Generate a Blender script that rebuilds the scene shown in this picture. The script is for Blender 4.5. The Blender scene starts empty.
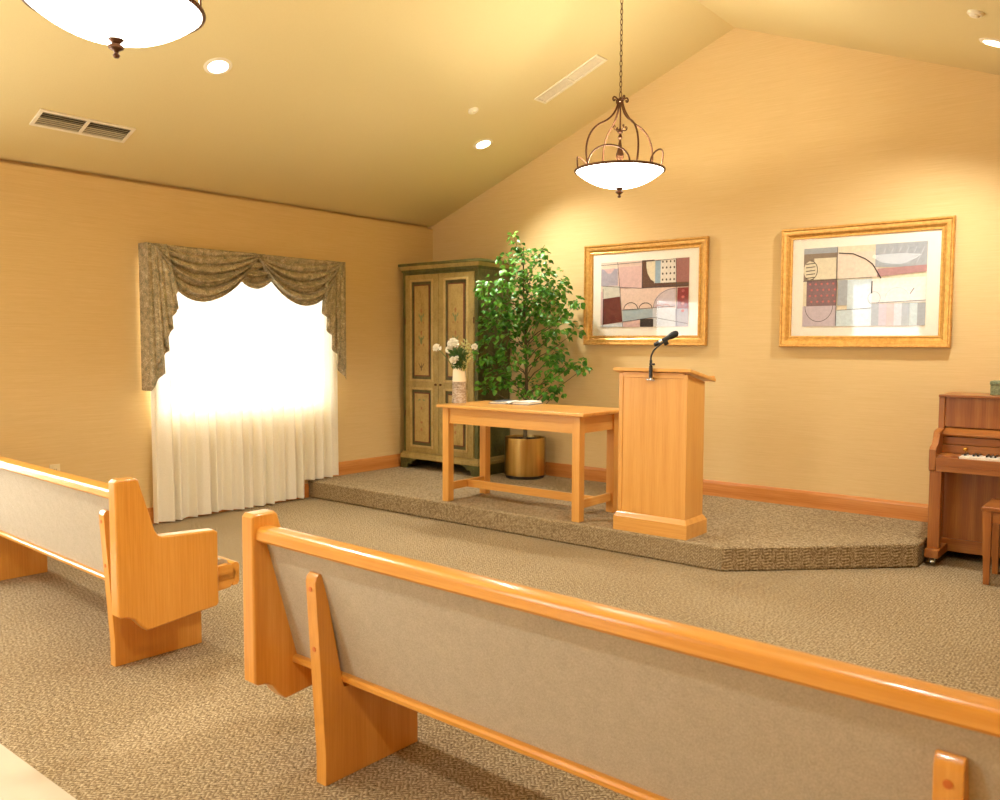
import bpy, bmesh, math, random
from mathutils import Vector, Matrix
PI = math.pi
sc = bpy.context.scene
COL = sc.collection
sin, cos = math.sin, math.cos

# ---------------------------------------------------------------- materials
def srgb(r, g, b):
    f = lambda c: (c / 255 / 12.92) if c / 255 <= .04045 else ((c / 255 + .055) / 1.055) ** 2.4
    return (f(r), f(g), f(b), 1)

class NT:
    def __init__(s, name):
        s.m = bpy.data.materials.new(name); s.m.use_nodes = True
        s.t = s.m.node_tree; s.t.nodes.clear()
        s.out = s.n('ShaderNodeOutputMaterial')
    def n(s, typ, **kw):
        nd = s.t.nodes.new(typ)
        for k, v in kw.items():
            if k in nd.inputs: nd.inputs[k].default_value = v
            else: setattr(nd, k, v)
        return nd
    def l(s, a, b): s.t.links.new(a, b)
    def ramp(s, fac, stops):
        r = s.n('ShaderNodeValToRGB'); e = r.color_ramp.elements
        while len(e) < len(stops): e.new(.5)
        for el, (p, c) in zip(e, stops): el.position = p; el.color = c
        s.l(fac, r.inputs['Fac']); return r.outputs['Color']
    def math(s, op, a, b=None):
        nd = s.n('ShaderNodeMath'); nd.operation = op
        for i, v in enumerate((a, b)):
            if v is None: continue
            if isinstance(v, (int, float)): nd.inputs[i].default_value = v
            else: s.l(v, nd.inputs[i])
        return nd.outputs[0]
    def coords(s, scale=(1, 1, 1), rot=(0, 0, 0)):
        tc = s.n('ShaderNodeTexCoord'); mp = s.n('ShaderNodeMapping')
        mp.inputs['Scale'].default_value = scale; mp.inputs['Rotation'].default_value = rot
        s.l(tc.outputs['Object'], mp.inputs['Vector']); return mp.outputs['Vector']
    def noise(s, vec, scale, detail=4, rough=.55, dist=0):
        nd = s.n('ShaderNodeTexNoise'); nd.inputs['Scale'].default_value = scale
        nd.inputs['Detail'].default_value = detail; nd.inputs['Roughness'].default_value = rough
        nd.inputs['Distortion'].default_value = dist
        s.l(vec, nd.inputs['Vector']); return nd.outputs['Fac']
    def bsdf(s, col=None, rough=.5, metal=0, coat=0, spec=.5, bump=None, bstr=.3, bdist=.01):
        b = s.n('ShaderNodeBsdfPrincipled')
        if col is not None:
            if isinstance(col, tuple): b.inputs['Base Color'].default_value = col
            else: s.l(col, b.inputs['Base Color'])
        b.inputs['Roughness'].default_value = rough; b.inputs['Metallic'].default_value = metal
        b.inputs['Coat Weight'].default_value = coat; b.inputs['Coat Roughness'].default_value = .12
        b.inputs['Specular IOR Level'].default_value = spec
        if bump is not None:
            bp = s.n('ShaderNodeBump'); bp.inputs['Strength'].default_value = bstr
            bp.inputs['Distance'].default_value = bdist
            s.l(bump, bp.inputs['Height']); s.l(bp.outputs['Normal'], b.inputs['Normal'])
        s.l(b.outputs[0], s.out.inputs['Surface']); return b

def plain(name, rgb, rough=.5, metal=0, coat=0, var=.06, scale=30, spec=.5, bstr=.0):
    t = NT(name); v = t.coords(); f = t.noise(v, scale)
    a = tuple(min(1, c * (1 - var)) for c in rgb[:3]) + (1,); b = tuple(min(1, c * (1 + var)) for c in rgb[:3]) + (1,)
    t.bsdf(t.ramp(f, [(.3, a), (.7, b)]), rough, metal, coat, spec, f if bstr else None, bstr, .002)
    return t.m

def wood(name, dark, mid, light, axis, rough=.35, coat=.25, rings=9, fig=1.0):
    t = NT(name)
    st = [1, 1, 1]; st['xyz'.index(axis)] = .07
    v = t.coords(tuple(st))
    w = t.n('ShaderNodeTexWave', wave_type='RINGS', rings_direction=axis.upper())
    for k, x in (('Scale', rings), ('Distortion', 7 * fig), ('Detail', 3), ('Detail Scale', 1.2), ('Detail Roughness', .6)): w.inputs[k].default_value = x
    t.l(v, w.inputs['Vector'])
    st2 = [1, 1, 1]; st2['xyz'.index(axis)] = .03
    v2 = t.coords(tuple(st2)); fib = t.noise(v2, 160, 3, .6); big = t.noise(t.coords(tuple(st)), 5, 2)
    f = t.math('ADD', t.math('MULTIPLY', w.outputs['Fac'], .22 * fig), t.math('MULTIPLY', fib, .5))
    f = t.math('ADD', f, t.math('MULTIPLY', big, .35))
    c = t.ramp(f, [(.30, light), (.52, mid), (.85, dark)])
    t.bsdf(c, rough, 0, coat, .4, fib, .05, .001)
    return t.m

OAK = (srgb(190, 124, 52), srgb(216, 156, 75), srgb(226, 170, 90))
oak = {a: wood('honey_oak_' + a, *OAK, a, rings=4, fig=.4) for a in 'xyz'}
PEW = (srgb(184, 112, 42), srgb(210, 144, 56), srgb(222, 160, 74))
pew_oak = {a: wood('pew_oak_' + a, *PEW, a, rough=.28, coat=.45, rings=5, fig=.5) for a in 'xyz'}
TRIM = (srgb(164, 94, 40), srgb(198, 126, 58), srgb(214, 148, 80))
trim_oak = {a: wood('trim_oak_' + a, *TRIM, a, rings=4, fig=.5) for a in 'xyz'}
PIA = (srgb(118, 64, 24), srgb(156, 94, 40), srgb(176, 116, 56))
piano_oak = {a: wood('piano_oak_' + a, *PIA, a, rough=.35, coat=.2, rings=4, fig=.8) for a in 'xyz'}

def m_wallpaper():
    t = NT('grasscloth_wallpaper')
    a = t.noise(t.coords((.6, .6, 40)), 4, 5, .65); b = t.noise(t.coords((6, 6, 160)), 2, 2)
    f = t.math('ADD', t.math('MULTIPLY', a, .7), t.math('MULTIPLY', b, .3))
    c = t.ramp(f, [(.35, srgb(215, 185, 128)), (.65, srgb(225, 197, 143))])
    t.bsdf(c, .75, 0, 0, .25, f, .12, .002); return t.m
def m_ceiling():
    t = NT('ceiling_paint'); f = t.noise(t.coords(), 220, 3)
    t.bsdf(t.ramp(f, [(.3, srgb(220, 203, 148)), (.7, srgb(225, 208, 154))]), .85, 0, 0, .2, f, .06, .002); return t.m
def m_carpet():
    t = NT('woven_carpet')
    tc = t.n('ShaderNodeTexCoord'); sp = t.n('ShaderNodeSeparateXYZ'); t.l(tc.outputs['Object'], sp.inputs[0])
    x, y, z = sp.outputs
    nz = t.noise(tc.outputs['Object'], 75, 4, .75); big = t.noise(tc.outputs['Object'], 1.1, 3)
    tri = t.math('PINGPONG', t.math('ADD', x, t.math('MULTIPLY', nz, .030)), .030)
    u = t.math('ADD', t.math('ADD', t.math('ADD', y, z), t.math('MULTIPLY', tri, 1.2)), t.math('MULTIPLY', nz, .026))
    s1 = t.math('SINE', t.math('MULTIPLY', u, 2 * PI / .019))
    s2 = t.math('SINE', t.math('MULTIPLY', t.math('ADD', x, t.math('MULTIPLY', nz, .009)), 2 * PI / .015))
    h = t.math('ADD', t.math('MULTIPLY', s1, .12), t.math('MULTIPLY', s2, .03))
    h = t.math('ADD', t.math('ADD', h, t.math('MULTIPLY', nz, 1.15)), -.145)
    h = t.math('ADD', h, t.math('MULTIPLY', t.math('SUBTRACT', big, .5), .12))
    c = t.ramp(h, [(.15, srgb(84, 68, 46)), (.42, srgb(144, 123, 90)), (.70, srgb(208, 190, 154))])
    t.bsdf(c, .95, 0, 0, .08, h, .7, .006); return t.m
def m_fabric():
    t = NT('pew_upholstery'); v = t.coords()
    a = t.noise(v, 260, 3, .7); b = t.noise(v, 28, 4, .6)
    f = t.math('ADD', t.math('MULTIPLY', a, .8), t.math('MULTIPLY', b, .2))
    t.bsdf(t.ramp(f, [(.35, srgb(166, 154, 132)), (.65, srgb(194, 182, 160))]), .95, 0, 0, .1, f, .25, .003); return t.m
def m_swag():
    t = NT('tapestry_swag_fabric'); v = t.coords()
    vo = t.n('ShaderNodeTexVoronoi'); vo.inputs['Scale'].default_value = 62; t.l(v, vo.inputs['Vector'])
    a = t.noise(v, 85, 3, .7, 1.5); b = t.noise(v, 22, 3, .6)
    f = t.math('ADD', t.math('MULTIPLY', a, .65), t.math('MULTIPLY', b, .35))
    c = t.ramp(f, [(.36, srgb(108, 114, 96)), (.46, srgb(154, 146, 118)), (.54, srgb(184, 164, 132)), (.62, srgb(216, 210, 184)), (.7, srgb(156, 166, 148))])
    t.bsdf(c, .8, 0, 0, .3, a, .2, .003); return t.m
def m_sheer(name='sheer_cloth', tr=.012, tl=.11):
    t = NT(name); v = t.coords((1, 1, .4))
    f = t.noise(v, 300, 2); c = t.ramp(f, [(.3, srgb(240, 234, 216)), (.7, srgb(250, 246, 232))])
    d = t.n('ShaderNodeBsdfDiffuse'); l = t.n('ShaderNodeBsdfTranslucent'); p = t.n('ShaderNodeBsdfTransparent')
    t.l(c, d.inputs[0]); t.l(c, l.inputs[0])
    m1 = t.n('ShaderNodeMixShader'); m1.inputs[0].default_value = tl; t.l(d.outputs[0], m1.inputs[1]); t.l(l.outputs[0], m1.inputs[2])
    m2 = t.n('ShaderNodeMixShader'); m2.inputs[0].default_value = tr; t.l(m1.outputs[0], m2.inputs[1]); t.l(p.outputs[0], m2.inputs[2])
    t.l(m2.outputs[0], t.out.inputs['Surface']); return t.m
def m_glass(name, refl_ior=1.5):
    t = NT(name); lw = t.n('ShaderNodeLayerWeight'); lw.inputs['Blend'].default_value = .5
    f0 = ((refl_ior - 1) / (refl_ior + 1)) ** 2
    fac = t.math('ADD', t.math('MULTIPLY', t.math('POWER', lw.outputs['Facing'], 5), 1 - f0), f0)
    g = t.n('ShaderNodeBsdfGlossy'); g.inputs['Roughness'].default_value = .0
    p = t.n('ShaderNodeBsdfTransparent'); mx = t.n('ShaderNodeMixShader')
    t.l(fac, mx.inputs[0]); t.l(p.outputs[0], mx.inputs[1]); t.l(g.outputs[0], mx.inputs[2])
    t.l(mx.outputs[0], t.out.inputs['Surface']); return t.m
def m_emit(name, rgb, strength):
    t = NT(name); e = t.n('ShaderNodeEmission'); e.inputs[0].default_value = rgb; e.inputs[1].default_value = strength
    t.l(e.outputs[0], t.out.inputs['Surface']); return t.m
def m_bowl():
    t = NT('alabaster_glass_lit'); b = t.bsdf(srgb(250, 238, 212), .3)
    f = t.noise(t.coords(), 6, 3, .6)
    b.inputs['Emission Strength'].default_value = 1.0
    e = t.n('ShaderNodeEmission'); t.l(t.ramp(f, [(.3, (1, .92, .78, 1)), (.7, (1, .95, .85, 1))]), e.inputs[0]); e.inputs[1].default_value = BOWL
    t.t.nodes.remove(b); t.l(e.outputs[0], t.out.inputs['Surface']); return t.m
def m_brass():
    t = NT('brushed_brass'); f = t.noise(t.coords((1, 1, .02)), 150, 2); s = t.noise(t.coords((1, 1, .05)), 14, 2)
    t.bsdf(t.ramp(s, [(.3, srgb(186, 150, 82)), (.7, srgb(228, 198, 126))]), .28, 1, 0, .5, f, .06, .001); return t.m
def m_gold():
    t = NT('gilded_frame_wood'); f = t.noise(t.coords(), 40, 4, .7)
    t.bsdf(t.ramp(f, [(.3, srgb(196, 142, 66)), (.6, srgb(218, 168, 88)), (.8, srgb(230, 186, 110))]), .36, .5, 0, .5, f, .03, .001); return t.m
def m_aged(name, a, b, c):
    t = NT(name); f = t.noise(t.coords((1, 1, .5)), 10, 6, .75); g = t.noise(t.coords(), 70, 3, .7)
    h = t.math('ADD', t.math('MULTIPLY', f, .6), t.math('MULTIPLY', g, .4))
    t.bsdf(t.ramp(h, [(.33, a), (.5, b), (.68, c)]), .5, 0, .08, .4, h, .1, .002); return t.m
def m_leaf():
    t = NT('ficus_leaf'); oi = t.n('ShaderNodeTexCoord'); f = t.noise(oi.outputs['Object'], 9, 3, .7)
    c = t.ramp(f, [(.3, srgb(42, 94, 22)), (.5, srgb(82, 144, 40)), (.72, srgb(142, 190, 72))])
    b = t.bsdf(c, .4, 0, 0, .5)
    tr = t.n('ShaderNodeBsdfTranslucent'); t.l(c, tr.inputs[0]); mx = t.n('ShaderNodeMixShader'); mx.inputs[0].default_value = .18
    t.l(b.outputs[0], mx.inputs[1]); t.l(tr.outputs[0], mx.inputs[2]); t.l(mx.outputs[0], t.out.inputs['Surface']); return t.m
def m_birch():
    t = NT('birch_bark_glaze'); f = t.noise(t.coords((1, 1, 2.2)), 38, 5, .7); g = t.noise(t.coords((1, 1, .5)), 16, 3)
    h = t.math('ADD', t.math('MULTIPLY', f, .65), t.math('MULTIPLY', g, .35))
    t.bsdf(t.ramp(h, [(.36, srgb(96, 80, 62)), (.48, srgb(160, 140, 116)), (.6, srgb(206, 196, 180))]), .6, 0, 0, .4, h, .2, .003); return t.m

BOWL = 7.0
WALL = m_wallpaper(); CEIL = m_ceiling(); CARPET = m_carpet(); FABRIC = m_fabric(); SWAG = m_swag(); SHEER = m_sheer()
HEM = m_sheer('sheer_hem_double', .02); SHEER2 = m_sheer('thin_sheer_cloth', .55, .28); BOWLM = m_bowl()
VINYL = plain('cream_vinyl_floor', srgb(190, 176, 150), .45, var=.03, scale=6)
WHITE = plain('white_painted_metal', srgb(236, 226, 200), .45)
VENTL = plain('vent_grey_louver', srgb(190, 180, 150), .6)
VENTDARK = plain('vent_dark_gap', srgb(70, 60, 44), .7)
WINFRAME = plain('white_window_frame', srgb(240, 238, 230), .4)
BRONZE = plain('antique_bronze', srgb(98, 64, 40), .42, .7, var=.2, scale=60)
CHAINM = plain('chain_bronze', srgb(104, 76, 46), .4, .7)
BLACK = plain('black_plastic', srgb(20, 20, 20), .4)
MESHM = plain('black_wire_grille', srgb(30, 30, 30), .5, .4, scale=400, var=.5, bstr=.5)
CHROME = plain('polished_steel', srgb(200, 200, 195), .2, 1)
BRASSK = plain('brass_knob', srgb(206, 150, 60), .25, .9)
GOLD = m_gold(); BRASS = m_brass(); LEAF = m_leaf()
MAT_ = plain('cream_mat_board', srgb(248, 242, 226), .8, var=.02)
PGLASS = m_glass('picture_glass', 1.36); WGLASS = m_glass('window_glass', 1.45)
GREEN = m_aged('aged_green_paint', srgb(56, 56, 26), srgb(88, 88, 44), srgb(120, 112, 62))
OLIVE = m_aged('aged_olive_paint', srgb(134, 114, 62), srgb(168, 146, 86), srgb(184, 162, 102))
TANP = m_aged('aged_tan_panel', srgb(146, 120, 64), srgb(178, 152, 90), srgb(190, 166, 104))
RECESS = m_aged('aged_recess_green', srgb(64, 62, 34), srgb(92, 86, 50), srgb(112, 102, 62))
HILITE = m_aged('aged_cream_edge', srgb(158, 132, 74), srgb(186, 160, 100), srgb(204, 182, 120))
MAROON = plain('maroon_paint_line', srgb(112, 58, 36), .6, var=.2)
MOTG = plain('painted_green_motif', srgb(124, 134, 84), .6, var=.2)
MOTR = plain('painted_red_motif', srgb(160, 112, 66), .6, var=.2)
MOTD = plain('painted_dark_motif', srgb(104, 84, 50), .6, var=.2)
CREAM = plain('cream_ceramic', srgb(236, 222, 190), .35, var=.02)
BIRCH = m_birch()
PETAL = plain('white_petal', srgb(250, 246, 232), .7, var=.03)
STEM = plain('green_stem', srgb(74, 104, 44), .6, var=.2)
SPRIG = plain('sage_sprig_leaf', srgb(72, 104, 44), .6, var=.3, scale=60)
SPRIGL = plain('pale_sprig_leaf', srgb(196, 194, 130), .6, var=.2, scale=60)
PAGE = plain('white_paper', srgb(246, 240, 222), .8, var=.02)
BOOKC = plain('slate_book_cloth', srgb(88, 96, 104), .6)
BARK = plain('tree_bark', srgb(104, 88, 60), .8, var=.3, scale=40, bstr=.4)
SOIL = plain('dark_moss_soil', srgb(30, 24, 16), .9, var=.5, scale=60, bstr=.6)
IVORY = plain('ivory_key', srgb(246, 238, 220), .25, var=.02)
EBONY = plain('ebony_key', srgb(18, 16, 14), .3)
BOXG = plain('green_patterned_paper', srgb(124, 134, 100), .7, var=.5, scale=90)
OUTLET = plain('almond_plastic', srgb(236, 220, 180), .4, var=.02)
SLOT = plain('dark_slot', srgb(60, 50, 40), .6)
LENS = m_emit('downlight_lens', (1, .88, .68, 1), 14)
DIAL = plain('dark_brown_base', srgb(40, 30, 20), .5)
PLUG = plain('oak_plug', srgb(196, 104, 34), .5)

# ---------------------------------------------------------------- mesh building
class B:
    def __init__(s): s.bm = bmesh.new(); s.mi = 0; s.thick = 0
    def _merge(s, bm):
        for f in bm.faces: f.material_index = s.mi
        me = bpy.data.meshes.new('tmp'); bm.to_mesh(me); bm.free(); s.bm.from_mesh(me); bpy.data.meshes.remove(me); return s
    def slot(s, i): s.mi = i; return s
    def box(s, x0, x1, y0, y1, z0, z1, bev=.004, seg=2, mat=None):
        bm = bmesh.new(); bmesh.ops.create_cube(bm, size=1)
        bmesh.ops.scale(bm, vec=(x1 - x0, y1 - y0, z1 - z0), verts=bm.verts)
        bmesh.ops.translate(bm, vec=((x0 + x1) / 2, (y0 + y1) / 2, (z0 + z1) / 2), verts=bm.verts)
        if bev: bmesh.ops.bevel(bm, geom=list(bm.edges), offset=bev, segments=seg, affect='EDGES', profile=.5)
        if mat: bmesh.ops.transform(bm, matrix=mat, verts=bm.verts)
        return s._merge(bm)
    def prism(s, poly, axis, a0, a1, bev=0, seg=2, mat=None):
        # poly in the two other axes (cyclic order after axis: x->(y,z), y->(x,z), z->(x,y))
        bm = bmesh.new()
        def P(p, a):
            return {'x': (a, p[0], p[1]), 'y': (p[0], a, p[1]), 'z': (p[0], p[1], a)}[axis]
        v0 = [bm.verts.new(P(p, a0)) for p in poly]; v1 = [bm.verts.new(P(p, a1)) for p in poly]
        bm.faces.new(v0); bm.faces.new(v1[::-1]); n = len(poly)
        for i in range(n): bm.faces.new((v0[i], v1[i], v1[(i + 1) % n], v0[(i + 1) % n]))
        bmesh.ops.recalc_face_normals(bm, faces=bm.faces)
        if bev:
            caps = {e for f in bm.faces if len(f.verts) == n for e in f.edges} if n > 4 else set(bm.edges)
            bmesh.ops.bevel(bm, geom=list(caps), offset=bev, segments=seg, affect='EDGES', profile=.5)
        if mat: bmesh.ops.transform(bm, matrix=mat, verts=bm.verts)
        return s._merge(bm)
    def lathe(s, prof, c=(0, 0, 0), seg=32, mat=None, cap=True):
        bm = bmesh.new(); rings = []
        for r, z in prof:
            if r < 1e-5: rings.append([bm.verts.new((0, 0, z))])
            else: rings.append([bm.verts.new((r * cos(2 * PI * k / seg), r * sin(2 * PI * k / seg), z)) for k in range(seg)])
        for a, b in zip(rings, rings[1:]):
            for k in range(seg):
                k2 = (k + 1) % seg
                if len(a) == 1 and len(b) == 1: continue
                if len(a) == 1: bm.faces.new((a[0], b[k], b[k2]))
                elif len(b) == 1: bm.faces.new((a[k], a[k2], b[0]))
                else: bm.faces.new((a[k], a[k2], b[k2], b[k]))
        if cap:
            for r in (rings[0], rings[-1]):
                if len(r) > 2: bm.faces.new(r)
        bmesh.ops.recalc_face_normals(bm, faces=bm.faces)
        if mat: bmesh.ops.transform(bm, matrix=mat, verts=bm.verts)
        bmesh.ops.translate(bm, vec=c, verts=bm.verts)
        return s._merge(bm)
    def tube(s, pts, r, seg=8, closed=False, flat=1.0):
        bm = bmesh.new(); pts = [Vector(p) for p in pts]; n = len(pts)
        rr = r if isinstance(r, (list, tuple)) else [r] * n
        rings = []; up = None
        for i, p in enumerate(pts):
            a = pts[(i - 1) % n] if (closed or i > 0) else p; b = pts[(i + 1) % n] if (closed or i < n - 1) else p
            d = (b - a).normalized()
            if up is None: up = Vector((0, 0, 1)) if abs(d.z) < .9 else Vector((1, 0, 0))
            sd = d.cross(up).normalized(); u2 = sd.cross(d).normalized(); up = u2
            rings.append([bm.verts.new(p + sd * cos(2 * PI * k / seg) * rr[i] + u2 * sin(2 * PI * k / seg) * rr[i] * flat) for k in range(seg)])
        for i in range(n if closed else n - 1):
            a, b = rings[i], rings[(i + 1) % n]
            for k in range(seg): bm.faces.new((a[k], a[(k + 1) % seg], b[(k + 1) % seg], b[k]))
        if not closed:
            bm.faces.new(rings[0]); bm.faces.new(rings[-1])
        bmesh.ops.recalc_face_normals(bm, faces=bm.faces)
        return s._merge(bm)
    def sheet(s, f, nu, nv, thick=0):
        bm = bmesh.new(); g = [[bm.verts.new(f(i / nu, j / nv)) for j in range(nv + 1)] for i in range(nu + 1)]
        for i in range(nu):
            for j in range(nv): bm.faces.new((g[i][j], g[i + 1][j], g[i + 1][j + 1], g[i][j + 1]))
        s.thick = thick
        return s._merge(bm)
    def poly(s, pts):
        bm = bmesh.new(); bm.faces.new([bm.verts.new(p) for p in pts]); return s._merge(bm)
    def sphere(s, c, r, sub=2, sc3=(1, 1, 1), mat=None):
        bm = bmesh.new(); bmesh.ops.create_icosphere(bm, subdivisions=sub, radius=r)
        bmesh.ops.scale(bm, vec=sc3, verts=bm.verts)
        if mat: bmesh.ops.transform(bm, matrix=mat, verts=bm.verts)
        bmesh.ops.translate(bm, vec=c, verts=bm.verts); return s._merge(bm)
    def build(s, name, mats, parent=None, angle=38):
        me = bpy.data.meshes.new(name); s.bm.to_mesh(me); s.bm.free()
        for m in (mats if isinstance(mats, (list, tuple)) else [mats]): me.materials.append(m)
        me.polygons.foreach_set('use_smooth', [True] * len(me.polygons))
        me.set_sharp_from_angle(angle=math.radians(angle))
        o = bpy.data.objects.new(name, me); COL.objects.link(o)
        if parent: o.parent = parent
        if s.thick:
            md = o.modifiers.new('thickness', 'SOLIDIFY'); md.thickness = s.thick; md.offset = 0
        elif len(me.polygons) < 4000:
            md = o.modifiers.new('normals', 'WEIGHTED_NORMAL'); md.keep_sharp = True; md.weight = 80
        return o

def tag(o, label, cat, group=None):
    o['label'] = label; o['category'] = cat
    if group: o['group'] = group
    return o
def thing(name, label, cat, loc=(0, 0, 0), rz=0, group=None, ry=0):
    o = bpy.data.objects.new(name, None); COL.objects.link(o); o.empty_display_size = .1
    o.location = loc; o.rotation_euler = (0, ry, rz)
    return tag(o, label, cat, group)
def struct(o): o['kind'] = 'structure'; return o
def dup(root, loc, label, ry=None, rz=None):
    c = root.copy(); COL.objects.link(c); c.location = loc; c['label'] = label
    e = list(c.rotation_euler)
    if ry is not None: e[1] = ry
    if rz is not None: e[2] = rz
    c.rotation_euler = e
    for ch in list(root.children):
        d = ch.copy(); COL.objects.link(d); d.parent = c
        for g in list(ch.children):
            h = g.copy(); COL.objects.link(h); h.parent = d
    return c
def bez(p0, p1, p2, p3, n=16):
    out = []
    for i in range(n + 1):
        t = i / n
        out.append(Vector(p0) * (1 - t) ** 3 + Vector(p1) * 3 * t * (1 - t) ** 2 + Vector(p2) * 3 * t * t * (1 - t) + Vector(p3) * t ** 3)
    return out

# ---------------------------------------------------------------- the room
H, XR, ZR = 2.6, 3.252, 3.867
S = (ZR - H) / XR
XW, YB = 2 * XR, -9.0
TH = .14
HP = .154
YENT = -5.32

# left wall with two window openings
def wall_x(x0, x1, y0, y1, z1, holes):
    b = B(); ys = y0
    for a, c, z0, zt in holes:
        b.box(x0, x1, ys, a, 0, z1, 0); b.box(x0, x1, a, c, 0, z0, 0); b.box(x0, x1, a, c, zt, z1, 0); ys = c
    b.box(x0, x1, ys, y1, 0, z1, 0); return b
W1 = (-3.08, -1.40, .78, 2.02); W2 = (-6.75, -4.85, .5, 2.1)
struct(wall_x(-TH, 0, YB, 0, H - .034, [W2, W1]).box(-TH, -.08, YB, 0, H - .034, H, 0).build('wall_left', WALL))
struct(B().box(XW, XW + TH, YB, 0, 0, H, 0).build('wall_right', WALL))
gable = [(-TH, 0), (XW + TH, 0), (XW + TH, H), (XR, ZR + .02), (-TH, H)]
struct(B().prism([(-TH, -.1), (XW + TH, -.1), (XW + TH, H), (XR, ZR), (-TH, H)], 'y', 0, TH).build('wall_back', WALL))
W3 = (1.5, 2.7, .5, 2.5)
b = B(); b.prism([(-TH, 0), (W3[0], 0), (W3[0], H + S * W3[0]), (-TH, H)], 'y', YB - TH, YB)
b.prism([(W3[1], 0), (XW + TH, 0), (XW + TH, H), (XR, ZR), (W3[1], H + S * W3[1])], 'y', YB - TH, YB)
b.prism([(W3[0], 0), (W3[1], 0), (W3[1], W3[2]), (W3[0], W3[2])], 'y', YB - TH, YB)
b.prism([(W3[0], W3[3]), (W3[1], W3[3]), (W3[1], H + S * W3[1]), (W3[0], H + S * W3[0])], 'y', YB - TH, YB)
struct(b.build('wall_rear', WALL))
b = B(); b.prism([(-TH, H), (0, H), (XR, ZR), (XW, H), (XW + TH, H), (XW + TH, H + .1), (XR, ZR + .14), (-TH, H + .1)], 'y', YB - TH, TH)
struct(b.build('ceiling', CEIL))
struct(B().box(-TH, XW + TH, YENT, TH, -.12, 0, 0).build('floor', CARPET))
struct(B().box(-TH, XW + TH, YB - TH, YENT, -.12, 0, 0).build('floor_entry', VINYL))
plat = [(0.0, -1.64), (3.962, -1.626), (4.868, -.752), (4.868, 0), (0, 0)]
struct(B().prism(plat, 'z', 0, HP, .016, 3).build('platform', CARPET))

def baseboard(name, run, axis, length0, length1, z0):
    prof = [(0, 0), (.016, 0), (.016, .10), (.011, .112), (.011, .12), (.006, .126), (0, .126)]
    return prof
def bb_left(b, y0, y1, z0): b.prism([(p, z0 + q) for p, q in BBP], 'y', y0, y1)
BBP = [(0, 0), (.016, 0), (.016, .098), (.011, .110), (.011, .118), (.006, .125), (0, .125)]
b = B(); bb_left(b, YB, -1.643, 0); bb_left(b, -1.636, 0, HP); struct(b.build('baseboard_left', trim_oak['y']))
b = B(); b.prism([(-p, HP + q) for p, q in BBP], 'x', .016, 4.868); b.prism([(-p, q) for p, q in BBP], 'x', 4.868, XW); struct(b.build('baseboard_back', trim_oak['x']))
b = B(); b.prism([(XW - p, q) for p, q in BBP], 'y', YB, 0); struct(b.build('baseboard_right', trim_oak['y']))

def window_left(name, w):
    y0, y1, z0, z1 = w; f = .05
    b = B()
    b.box(-.10, -.03, y0, y0 + f, z0, z1, .004); b.box(-.10, -.03, y1 - f, y1, z0, z1, .004)
    b.box(-.10, -.03, y0 + f, y1 - f, z0, z0 + f, .004); b.box(-.10, -.03, y0 + f, y1 - f, z1 - f, z1, .004)
    o = struct(b.build(name, WINFRAME))
    B().box(-.068, -.062, y0 + f, y1 - f, z0 + f, z1 - f, 0).build('pane', WGLASS, o)
window_left('window_1', W1); window_left('window_2', W2)
x0, x1, z0, z1 = W3; f = .05; b = B()
b.box(x0, x0 + f, YB - .1, YB - .03, z0, z1, .004); b.box(x1 - f, x1, YB - .1, YB - .03, z0, z1, .004)
b.box(x0 + f, x1 - f, YB - .1, YB - .03, z0, z0 + f, .004); b.box(x0 + f, x1 - f, YB - .1, YB - .03, z1 - f, z1, .004)
o = struct(b.build('window_3', WINFRAME)); B().box(x0 + f, x1 - f, YB - .068, YB - .062, z0 + f, z1 - f, 0).build('pane', WGLASS, o)

# ---------------------------------------------------------------- curtains
random.seed(5)
def fold(y, ph):
    return .032 * sin(2 * PI * y / .105 + ph) + .013 * sin(2 * PI * y / .063 + 1.3 + 2.2 * sin(3 * y + ph)) + .008 * sin(2 * PI * y / .31)
def curtain(y0, y1, zt, zb, x0, ph, nu, ybreak=None, z2=0):
    def zbot(y): return z2 if (ybreak is not None and y > ybreak) else zb
    def top(u, v):
        y = y0 + (y1 - y0) * u; z = zt + (zbot(y) + .075 - zt) * v
        k = .35 + .65 * v
        return (x0 + fold(y, ph) * k, y + .010 * sin(2 * PI * y / .17) * v, z)
    def hem(u, v):
        y = y0 + (y1 - y0) * u; z = zbot(y) + .079 + (-.079 + .006 * sin(9 * y)) * v
        return (x0 + .001 + fold(y, ph), y + .010 * sin(2 * PI * y / .17), z)
    return top, hem
t_, h_ = curtain(-3.155, -1.355, 2.09, .018, .072, .4, 0, -1.715, HP + .018)
cur = B().sheet(t_, 420, 14).build('sheer_curtain', SHEER, None, 80)
tag(cur, 'floor length white sheer curtain gathered over the bright window under the swags', 'curtain')
B().sheet(h_, 420, 2).build('hem', HEM, cur, 80)
for nm, w in (('sheer_curtain', W2),):
    t_, h_ = curtain(w[0] - .15, w[1] + .1, 2.09, .03, .072, 1.1, 0)
    o = B().sheet(t_, 300, 8).build(nm, SHEER2, None, 80); tag(o, 'white sheer curtain on left wall window nearest the entry, beside the left pew', 'curtain')
    B().sheet(h_, 300, 2).build('hem', HEM, o, 80)

def rear(u, v):
    x = W3[0] - .1 + (W3[1] - W3[0] + .2) * u; return (x, YB + .075 + fold(x, .7) * (.4 + .6 * v), 2.6 - 2.57 * v)
o = B().sheet(rear, 500, 8).build('sheer_curtain', SHEER2, None, 80); tag(o, 'white sheer curtain on the rear wall window, mirrored in the right framed print', 'curtain')
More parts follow.
